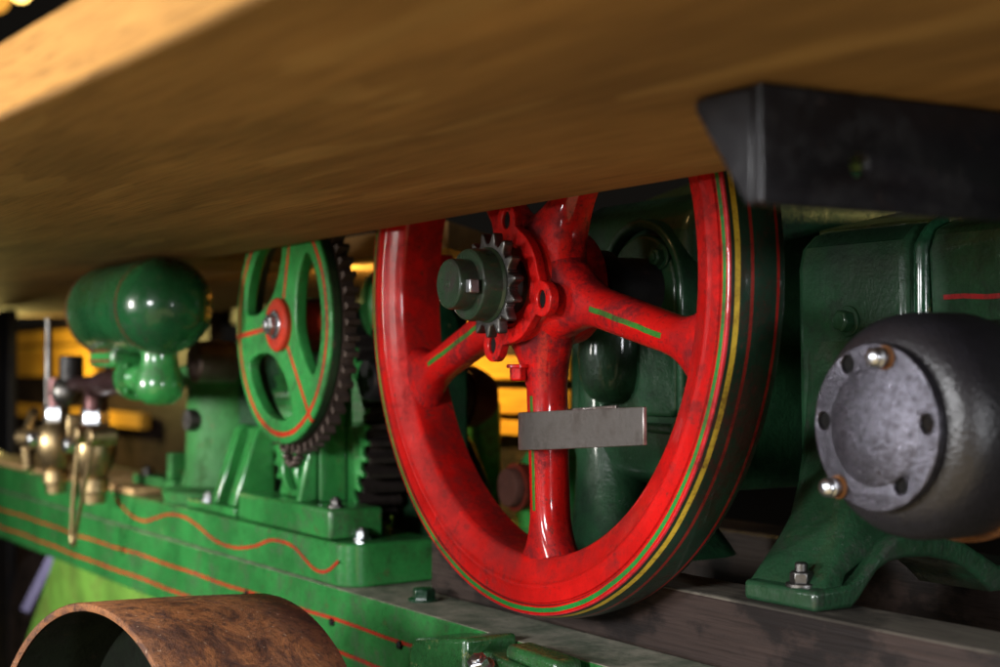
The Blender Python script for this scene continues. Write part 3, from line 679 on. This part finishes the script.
# ------------------------------------------------------------------ pipe work and two brass cocks
t = thing('supply_pipe', 'dark pipe elbow joining the tank neck to the brass cocks', 'pipe', (-1.55, -0.04, -0.15))
bm = bmesh.new(); tube(bm, smooth_open([(-1.15, -0.105, -0.122), (-1.36, -0.085, -0.130), (-1.53, -0.055, -0.134), (-1.582, -0.05, -0.146), (-1.594, -0.05, -0.19)], 5), 0.025, 18); obj('elbow', bm, 'copper', t)
bm = bmesh.new(); tube(bm, [(-1.57, -0.045, -0.135), (-1.72, -0.05, -0.137), (-1.87, -0.05, -0.14)], 0.017, 14); obj('link_pipe', bm, 'copper', t)
bm = bmesh.new(); cyl(bm, (-1.775, -0.05, -0.165), (-1.775, -0.05, -0.075), 0.026, ch=0.004); obj('oil_cup', bm, 'black', t)
bm = bmesh.new(); bmesh.ops.create_uvsphere(bm, u_segments=20, v_segments=12, radius=0.034, matrix=Matrix.Translation((-1.775, -0.06, -0.155))); obj('union_ball', bm, 'steel', t)
bm = bmesh.new(); cyl(bm, (-1.885, -0.05, -0.19), (-1.885, -0.05, -0.125), 0.024); obj('elbow', bm, 'copper', t)
bm = bmesh.new(); cyl(bm, (-1.962, -0.05, -0.20), (-1.962, -0.05, 0.012), 0.0095, 0.0075); obj('vent_rod', bm, 'steel', t)
def cock(cx, label):
    t = thing('brass_cock', label, 'valve', (cx, -0.05, -0.25), 'brass cocks at the left end')
    bm = bmesh.new(); lathe(bm, [(0.030, -0.226), (0.031, -0.222), (0.031, -0.190), (0.028, -0.186)], (cx, -0.05, 0), 'Z', 6); obj('collar_nut', bm, 'bright', t, bevel=0.002)
    bm = bmesh.new(); lathe(bm, [(0.0, -0.385), (0.022, -0.385), (0.024, -0.365), (0.030, -0.36), (0.030, -0.335), (0.024, -0.33), (0.034, -0.315), (0.044, -0.29), (0.046, -0.262), (0.036, -0.235), (0.026, -0.226)], (cx, -0.05, 0), 'Z', 28); obj('body', bm, 'brass', t)
    bm = bmesh.new(); cyl(bm, (cx, -0.115, -0.262), (cx, -0.04, -0.262), 0.016, ch=0.003); obj('plug', bm, 'bright', t)
    return t
t = cock(-1.895, 'squat brass cock with a short handle, leftmost of the pair')
bm = bmesh.new(); tube(bm, smooth_open([(-1.93, -0.09, -0.20), (-1.99, -0.09, -0.255), (-2.0, -0.09, -0.28), (-1.975, -0.09, -0.335)], 5), 0.0125, 10); obj('handle', bm, 'brass', t)
bm = bmesh.new(); cyl(bm, (-1.995, -0.10, -0.262), (-1.92, -0.07, -0.262), 0.024, ch=0.004); obj('handle_boss', bm, 'brass', t)
t = cock(-1.598, 'tall brass cock with a long looped wire handle hanging over the bed')
for bx in (-1.537, -1.437):
    bm = bmesh.new(); cyl(bm, (bx, -0.112, -0.238), (bx, -0.055, -0.238), 0.020, ch=0.004); obj('lever_boss', bm, 'brass', t)
bm = bmesh.new(); cyl(bm, (-1.56, -0.07, -0.238), (-1.42, -0.07, -0.238), 0.012); obj('cross_pin', bm, 'brass', t)
bm = bmesh.new(); tube(bm, smooth_open([(-1.535, -0.10, -0.24), (-1.552, -0.105, -0.33), (-1.566, -0.107, -0.43), (-1.567, -0.107, -0.452), (-1.556, -0.107, -0.466), (-1.540, -0.107, -0.455), (-1.532, -0.107, -0.43), (-1.475, -0.105, -0.33), (-1.435, -0.10, -0.24)], 6), 0.0046, 10); obj('wire_handle', bm, 'brass', t)
bm = bmesh.new(); box(bm, -1.68, -1.66, -0.09, -0.06, -0.25, -0.20); obj('stop_lug', bm, 'brass', t, bevel=0.004)

# ------------------------------------------------------------------ engine
t = thing('engine_block', 'dark green cast engine block standing behind the flywheel on an arched foot', 'engine', (0.4, 0.3, -0.352))
YE = 0.205
# crankcase wall seen through the wheel
bm = bmesh.new()
prism(bm, [(YE+0.05, -0.26), (YE+0.01, -0.24), (YE, -0.20), (YE, 0.07), (YE+0.012, 0.105), (YE+0.05, 0.125), (0.5, 0.165), (0.9, 0.20), (0.9, -0.26)], -0.20, 0.075, 0, 'X')
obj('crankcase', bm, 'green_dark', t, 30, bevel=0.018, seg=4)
bm = bmesh.new(); prism(bm, [(0.36, 0.085), (0.40, 0.115), (0.50, 0.165), (0.62, 0.21), (0.9, 0.24), (0.9, 0.0), (0.36, 0.03)], -0.45, 0.02, 0, 'X'); obj('crankcase_top', bm, 'deck_green', t, 30, bevel=0.02, seg=4)
ax0 = -0.012
def archway(rad, zb):
    return circle(ax0, 0.0, rad, 24, 0, 180, True)+[(ax0-rad, zb+0.012), (ax0-rad+0.012, zb), (ax0+rad-0.012, zb), (ax0+rad, zb+0.012)]
obj('door_frame', plate(archway(0.092, -0.185), [archway(0.080, -0.172)], YE-0.016, YE+0.02, 0.005, 3), 'green_dark', t, 40)
obj('door_panel', plate(archway(0.072, -0.164), [], YE-0.010, YE+0.02, 0.006, 3), 'green_dark', t, 40)
hexbolt(t, (0.034, YE-0.011, 0.040), (0, -1, 0), 0.012, 0.012, 'green_dark')
bm = bmesh.new(); lathe(bm, [(0.0, -0.150), (0.018, -0.148), (0.032, -0.141), (0.042, -0.128), (0.047, -0.110), (0.048, -0.08), (0.046, -0.04), (0.0, -0.03)], (-0.068, YE-0.012, 0), 'Z', 40)
obj('pump_dome', bm, 'green_dark', t, 60)
bm = bmesh.new(); lathe(bm, [(0.0, 0.105), (0.044, 0.105), (0.048, 0.108), (0.048, 0.128), (0.040, 0.131), (0.040, 0.21)], (0, 0, 0.0), 'Y', 48)
obj('main_bearing', bm, 'black', t, 40)
# flaring leg left of the crankcase
bm = bmesh.new(); rings = []
for z, xl, xr, yf in ((-0.350, -0.20, 0.03, 0.17), (-0.338, -0.20, 0.015, 0.172), (-0.315, -0.20, -0.02, 0.182), (-0.28, -0.20, -0.06, 0.192), (-0.24, -0.20, -0.085, 0.198), (-0.18, -0.20, -0.10, 0.202), (-0.08, -0.20, -0.105, 0.204)):
    ring = []
    for k in range(24):
        a = 2*math.pi*k/24; ca, sa = math.cos(a), math.sin(a)
        ring.append(bm.verts.new(((xl+xr)/2+math.copysign(abs(ca)**0.7, ca)*(xr-xl)/2, (yf+0.36)/2+math.copysign(abs(sa)**0.7, sa)*(0.36-yf)/2, z)))
    rings.append(ring)
for a, b in zip(rings, rings[1:]):
    for k in range(24): bm.faces.new((a[k], a[(k+1) % 24], b[(k+1) % 24], b[k]))
bm.faces.new(rings[0]); bm.faces.new(rings[-1])
obj('flared_leg', bm, 'green_dark', t, 60)
# cylinder block at the right
bm = bmesh.new()
prism(bm, [(0.40, -0.30), (0.318, -0.26), (0.302, -0.2), (0.300, 0.02), (0.306, 0.045), (0.325, 0.062), (0.50, 0.10), (0.9, 0.11), (0.9, -0.30)], 0.165, 0.352, 0, 'X')
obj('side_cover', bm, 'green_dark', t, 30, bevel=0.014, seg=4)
bm = bmesh.new()
prism(bm, [(0.42, -0.30), (0.345, -0.26), (0.33, -0.2), (0.312, -0.04), (0.308, 0.03), (0.318, 0.055), (0.345, 0.066), (0.55, 0.11), (0.9, 0.11), (0.9, -0.30)], 0.372, 1.3, 0, 'X')
ribbon(bm, [(0.395+k*0.03, -0.023+0.0009*math.sin(k*2.2)-0.0005*k) for k in range(14)], 0.0055, 0.309, 1)
for f in bm.faces:
    if f.material_index == 1:
        for q in f.verts: q.co.y = 0.3115-0.0022+(-0.023-q.co.z)*0.0
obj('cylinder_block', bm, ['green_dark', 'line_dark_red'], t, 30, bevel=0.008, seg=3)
bm = bmesh.new(); tube(bm, smooth_open([(0.362, 0.40, 0.075), (0.362, 0.345, 0.062), (0.362, 0.318, 0.040), (0.362, 0.313, 0.0), (0.362, 0.314, -0.26)], 5), 0.0105, 14)
obj('cover_bead', bm, 'green_cast', t, 60)
hexbolt(t, (0.257, 0.300, -0.046), (0, -1, 0), 0.0135, 0.014, 'green_dark', stud=0)
bm = bmesh.new(); prism(bm, [(0.345, 0.070), (0.50, 0.104), (0.9, 0.120), (0.9, 0.100), (0.50, 0.095), (0.345, 0.060)], 0.16, 1.3, 0, 'X'); obj('top_deck', bm, 'deck_green', t, bevel=0.003)
# pedestal: arched foot plate
foot = [(0.1, -0.3515), (0.152, -0.3515), (0.163, -0.343), (0.176, -0.329), (0.19, -0.315), (0.207, -0.3075), (0.23, -0.3045), (0.267, -0.306), (0.30, -0.313), (0.325, -0.322), (0.345, -0.335), (0.365, -0.3515), (0.47, -0.3515),
        (0.47, -0.326), (0.40, -0.325), (0.375, -0.322), (0.352, -0.309), (0.319, -0.292), (0.29, -0.282), (0.26, -0.277), (0.230, -0.277), (0.207, -0.287), (0.186, -0.304), (0.166, -0.319), (0.148, -0.328), (0.1, -0.330)]
bm = bmesh.new(); prism(bm, foot, 0.300, 0.412, 0, 'X'); obj('arched_foot', bm, 'green_foot', t, 40, bevel=0.005, seg=3)
# column that sweeps from the foot up to the block
bm = bmesh.new(); rings = []
secs = [(-0.332, 0.290, 0.405, 0.112, 0.150), (-0.318, 0.2885, 0.40, 0.127, 0.160), (-0.297, 0.282, 0.392, 0.150, 0.215), (-0.265, 0.268, 0.384, 0.178, 0.44), (-0.23, 0.251, 0.372, 0.205, 0.44), (-0.19, 0.226, 0.36, 0.236, 0.44), (-0.164, 0.208, 0.352, 0.256, 0.44), (-0.12, 0.185, 0.351, 0.282, 0.44), (-0.07, 0.168, 0.35, 0.2985, 0.44)]
secs = [tuple(a[k]+(b[k]-a[k])*q/3 for k in range(5)) for a, b in zip(secs, secs[1:]) for q in range(3)]+[secs[-1]]
for z, xl, xr, yf, yb in secs:
    ring = []
    for k in range(40):
        a = 2*math.pi*k/40; ca, sa = math.cos(a), math.sin(a); ex = 0.40
        ring.append(bm.verts.new(((xl+xr)/2+math.copysign(abs(ca)**ex, ca)*(xr-xl)/2, (yf+yb)/2+math.copysign(abs(sa)**ex, sa)*(yb-yf)/2, z)))
    rings.append(ring)
for a, b in zip(rings, rings[1:]):
    for k in range(40): bm.faces.new((a[k], a[(k+1) % 40], b[(k+1) % 40], b[k]))
bm.faces.new(rings[0]); bm.faces.new(rings[-1])
obj('pedestal_column', bm, 'green_foot', t, 60)
hexbolt(t, (0.372, 0.118, -0.329), (0, 0, 1), 0.0125, 0.013, 'steel', stud=0.010)

# ------------------------------------------------------------------ black cylinder housing with bolted end cover
MX, MZ = 0.453, -0.161
t = thing('round_housing', 'black cast-iron round housing with a grey bolted end cover', 'housing', (MX, 0.2, MZ))
bm = bmesh.new()
lathe(bm, [(0.0, 0.156), (0.082, 0.156), (0.090, 0.158), (0.100, 0.163), (0.108, 0.171), (0.114, 0.182), (0.1175, 0.197), (0.1185, 0.215), (0.1185, 0.262), (0.112, 0.27), (0.112, 0.66)], (MX, 0, MZ), 'Y', 96); obj('barrel', bm, 'black_iron', t, 30)
bm = bmesh.new(); lathe(bm, [(0.117, 0.263), (0.1225, 0.264), (0.1245, 0.267), (0.1245, 0.273), (0.117, 0.274)], (MX, 0, MZ), 'Y', 60, a0=195, a1=345); obj('rear_glint_arc', bm, 'orange_edge', t, 30)  # orange lower arc paints the warm light caught by the rim
HA = [(-0.040, 0.069), (-0.078, 0.005), (0.076, 0.006), (0.038, -0.061)]
hl = [circle(MX+a*0.93, MZ+b*0.93, 0.0092, 20) for a, b in HA]
cv = plate(circle(MX, MZ, 0.0865, 80), hl, 0.1425, 0.1555, 0.002, 2)
cvo = obj('end_cover', cv, 'cover_iron', t, 30)
bm = bmesh.new(); lathe(bm, [(0.0, 0.1335), (0.01, 0.1337), (0.02, 0.1344), (0.03, 0.1356), (0.04, 0.1374), (0.049, 0.1394), (0.055, 0.1409), (0.059, 0.1419), (0.0605, 0.1424), (0.061, 0.1430)], (MX, 0, MZ), 'Y', 64); obj('dished_boss', bm, 'cover_iron', cvo, 60)
for a, b in HA:
    bm = bmesh.new(); lathe(bm, [(0.0, 0.1475), (0.0096, 0.1475), (0.0096, 0.1485)], (MX+a*0.93, 0, MZ+b*0.93), 'Y', 16); obj('bore_shade_disc', bm, 'hole', cvo)  # dark disc painted as the shade within each cover hole
for a, b in ((0.018, 0.071), (-0.050, -0.064)):
    x, z = MX+a, MZ+b
    bm = bmesh.new(); lathe(bm, [(0.0, 0.1195), (0.004, 0.1198), (0.0075, 0.1212), (0.0098, 0.124), (0.0103, 0.127), (0.0085, 0.1285), (0.0105, 0.130), (0.0108, 0.133), (0.0085, 0.135), (0.0085, 0.1415)], (x, 0, z), 'Y', 28)
    bo = obj('cap_screw', bm, 'bright', t, 40)
    bm = bmesh.new(); lathe(bm, [(0.008, 0.1398), (0.0122, 0.1398), (0.0126, 0.1404), (0.0126, 0.1423)], (x, 0, z), 'Y', 24); obj('rusty_washer', bm, 'orange_edge', bo)

t.location = (0.6156, 0.0288, -0.1515); t.scale = (0.856,)*3

# ------------------------------------------------------------------ rusty pulley in the foreground
ax = Vector((-0.257, 0.964, -0.069)).normalized(); e1 = ax.cross(Vector((0, 0, 1))).normalized(); e2 = e1.cross(ax)
PC = Vector((-0.174, -0.487, -0.581)); PR, PLn = 0.21, 0.26
t = thing('rusty_pulley', 'wide rusty iron pulley rim with a dark painted inside at the bottom left', 'pulley', PC)
bm = bmesh.new()
lathe(bm, [(PR-0.010, 0.0015), (PR-0.008, 0), (PR-0.0015, 0), (PR, 0.002), (PR+0.001, 0.07), (PR+0.0015, PLn/2), (PR+0.001, 0.19), (PR, PLn-0.002), (PR-0.0015, PLn), (PR-0.008, PLn), (PR-0.010, PLn-0.0015)], PC, (ax, e1, e2), 160, cap=False)
obj('rim_band', bm, 'rust', t, 40)
bm = bmesh.new()
lathe(bm, [(PR-0.0102, 0.004), (PR-0.0108, 0.02), (PR-0.0108, PLn-0.02), (PR-0.0102, PLn-0.004)], PC, (ax, e1, e2), 120, cap=False)
obj('inner_face', bm, 'pulley_inside', t, 40)
bm = bmesh.new()
lathe(bm, [(0.04, 0.118), (PR-0.012, 0.122), (PR-0.012, 0.136), (0.04, 0.14)], PC, (ax, e1, e2), 80, cap=False)
lathe(bm, [(0.022, 0.06), (0.045, 0.06), (0.047, 0.063), (0.047, 0.197), (0.045, 0.20), (0.022, 0.20), (0.022, 0.06)], PC, (ax, e1, e2), 40, cap=False)
obj('web_disc', bm, 'pulley_inside', t, 40)
bm = bmesh.new(); lathe(bm, [(0.022, -0.05), (0.022, 0.62)], PC, (ax, e1, e2), 32); obj('axle', bm, 'steel', t, 40)

# ------------------------------------------------------------------ glossy dark green clamp casting at the bottom centre
t = thing('clamp_casting', 'glossy dark green clamp casting bolted to the bed beam at the bottom', 'casting', (0.05, -0.05, -0.50))
bm = bmesh.new()
prism(bm, [(-0.140, -0.58), (0.008, -0.58), (0.008, -0.421), (-0.118, -0.440), (-0.132, -0.452)], -0.082, -0.0075)
ribbon(bm, [(0.0045, -0.44), (0.0045, -0.57)], 0.003, -0.082, 1)
for f in bm.faces:
    if f.material_index == 1:
        for q in f.verts:
            q.co = Vector((0.0085, -0.068+(q.co.x-0.0045), q.co.z))
obj('clamp_jaw', bm, ['clamp_green', 'line_red'], t, bevel=0.006, seg=3)
bm = bmesh.new(); prism(bm, [(0.0088, -0.58), (0.30, -0.58), (0.30, -0.455), (0.19, -0.447), (0.0088, -0.437)], -0.060, -0.0075); obj('clamp_bar', bm, 'clamp_green', t, bevel=0.006, seg=3)
bm = bmesh.new(); prism(bm, [(0.055, -0.4395), (0.17, -0.4455), (0.165, -0.425), (0.06, -0.422)], -0.056, -0.02); obj('clamp_lug', bm, 'clamp_green', t, bevel=0.006, seg=3)
hexbolt(t, (0.040, -0.078, -0.452), (0.2, -0.5, 0.8), 0.013, 0.014, 'bright')
hexbolt(t, (0.22, -0.035, -0.450), (0, 0, 1), 0.014, 0.012, 'clamp_green')

# ------------------------------------------------------------------ machinery glimpsed through the wheel
t = thing('rear_drive', 'shadowy green drive gear with red-ringed shaft ends behind the flywheel', 'drive', (-0.7, 0.4, -0.25))
bm = bmesh.new(); lathe(bm, [(0.0, 0.33), (0.045, 0.33), (0.048, 0.335), (0.048, 0.345)], (-0.745, 0, -0.153), 'Y', 36); obj('shaft_disc', bm, 'timber_red', t)
bm = bmesh.new(); lathe(bm, [(0.044, 0.346), (0.055, 0.346), (0.055, 0.37), (0.04, 0.40)], (-0.745, 0, -0.153), 'Y', 36); obj('red_collar', bm, 'dull_red', t)
bm = bmesh.new(); lathe(bm, [(0.0, 0.33), (0.030, 0.33), (0.032, 0.333), (0.032, 0.345)], (-0.566, 0, -0.300), 'Y', 36); obj('shaft_disc', bm, 'timber_red', t)
bm = bmesh.new(); lathe(bm, [(0.030, 0.346), (0.040, 0.346), (0.040, 0.36), (0.03, 0.40)], (-0.566, 0, -0.300), 'Y', 36); obj('red_collar', bm, 'dull_red', t)
bm = bmesh.new(); box(bm, -0.90, -0.79, 0.40, 0.46, -0.36, -0.16); obj('side_frame', bm, 'green', t, bevel=0.01)
bm = bmesh.new(); lathe(bm, [(0.0, 0.40), (0.085, 0.40), (0.092, 0.41), (0.092, 0.46)], (-0.57, 0, -0.32), 'Y', 48); obj('gear_case', bm, 'green', t)
bm = bmesh.new(); tube(bm, smooth_open([(-0.80, 0.30, -0.10), (-0.74, 0.32, -0.20), (-0.68, 0.33, -0.28), (-0.64, 0.34, -0.36)], 5), 0.022, 14); obj('link_arm', bm, 'green_dark', t)
bm = bmesh.new(); box(bm, -0.95, -0.45, 0.26, 0.50, ZL+0.002, -0.372); obj('base_plate', bm, 'green', t, bevel=0.006)

# ------------------------------------------------------------------ orange boards in the background
t = thing('board_rack', 'stack of orange boards in warm light behind the tank and brass cocks', 'boards', (-4.2, 0.85, -0.5))
for z0, z1, x1 in ((0.000, 0.062, -4.70), (-0.150, -0.012, -4.75), (-0.345, -0.285, -4.15)):
    bm = bmesh.new(); box(bm, -14, x1, 0.88, 0.92, z0, z1); obj('board', bm, 'slat', t, bevel=0.004)
bm = bmesh.new(); box(bm, -14, -3.6, 0.95, 1.0, -1.2, 0.1); obj('backing_board', bm, 'timber', t)
bm = bmesh.new(); box(bm, -5.0, -4.9, 0.925, 0.948, -1.25, 0.08); obj('upright', bm, 'timber', t)
t = thing('crate_side', 'orange slatted crate side glimpsed between the flywheel spokes', 'crate', (-1.1, 0.62, -0.3))
for z0, z1 in ((-0.025, -0.004), (-0.128, -0.080), (-0.196, -0.145), (-0.238, -0.208)):
    bm = bmesh.new(); box(bm, -1.50, -0.78, 0.60, 0.625, z0, z1); obj('slat', bm, 'slat', t, bevel=0.003)
bm = bmesh.new(); box(bm, -1.5, -0.78, 0.64, 0.66, ZL, 0.0); obj('backing', bm, 'timber', t)

# lamps far behind, above the platform
for p, rad, mt, lab in (((-6.0, 0.88, 1.735), 0.05, 'glow', 'small bright yellow lamp bulb glowing far behind the platform top edge'), ((-6.0, 0.755, 1.69), 0.075, 'glow_dim', 'larger dim orange lamp bulb at the extreme top left corner')):
    t = thing('hanging_lamp', lab, 'lamp', p)
    bm = bmesh.new(); bmesh.ops.create_uvsphere(bm, u_segments=20, v_segments=12, radius=rad, matrix=Matrix.Translation(p)); obj('bulb', bm, mt, t)
    bm = bmesh.new(); lathe(bm, [(0.02, rad+0.16), (0.03, rad+0.10), (rad*0.9, rad+0.03), (rad*1.5, rad)], p, 'Z', 24, cap=False); obj('lamp_shade', bm, 'steel', t)
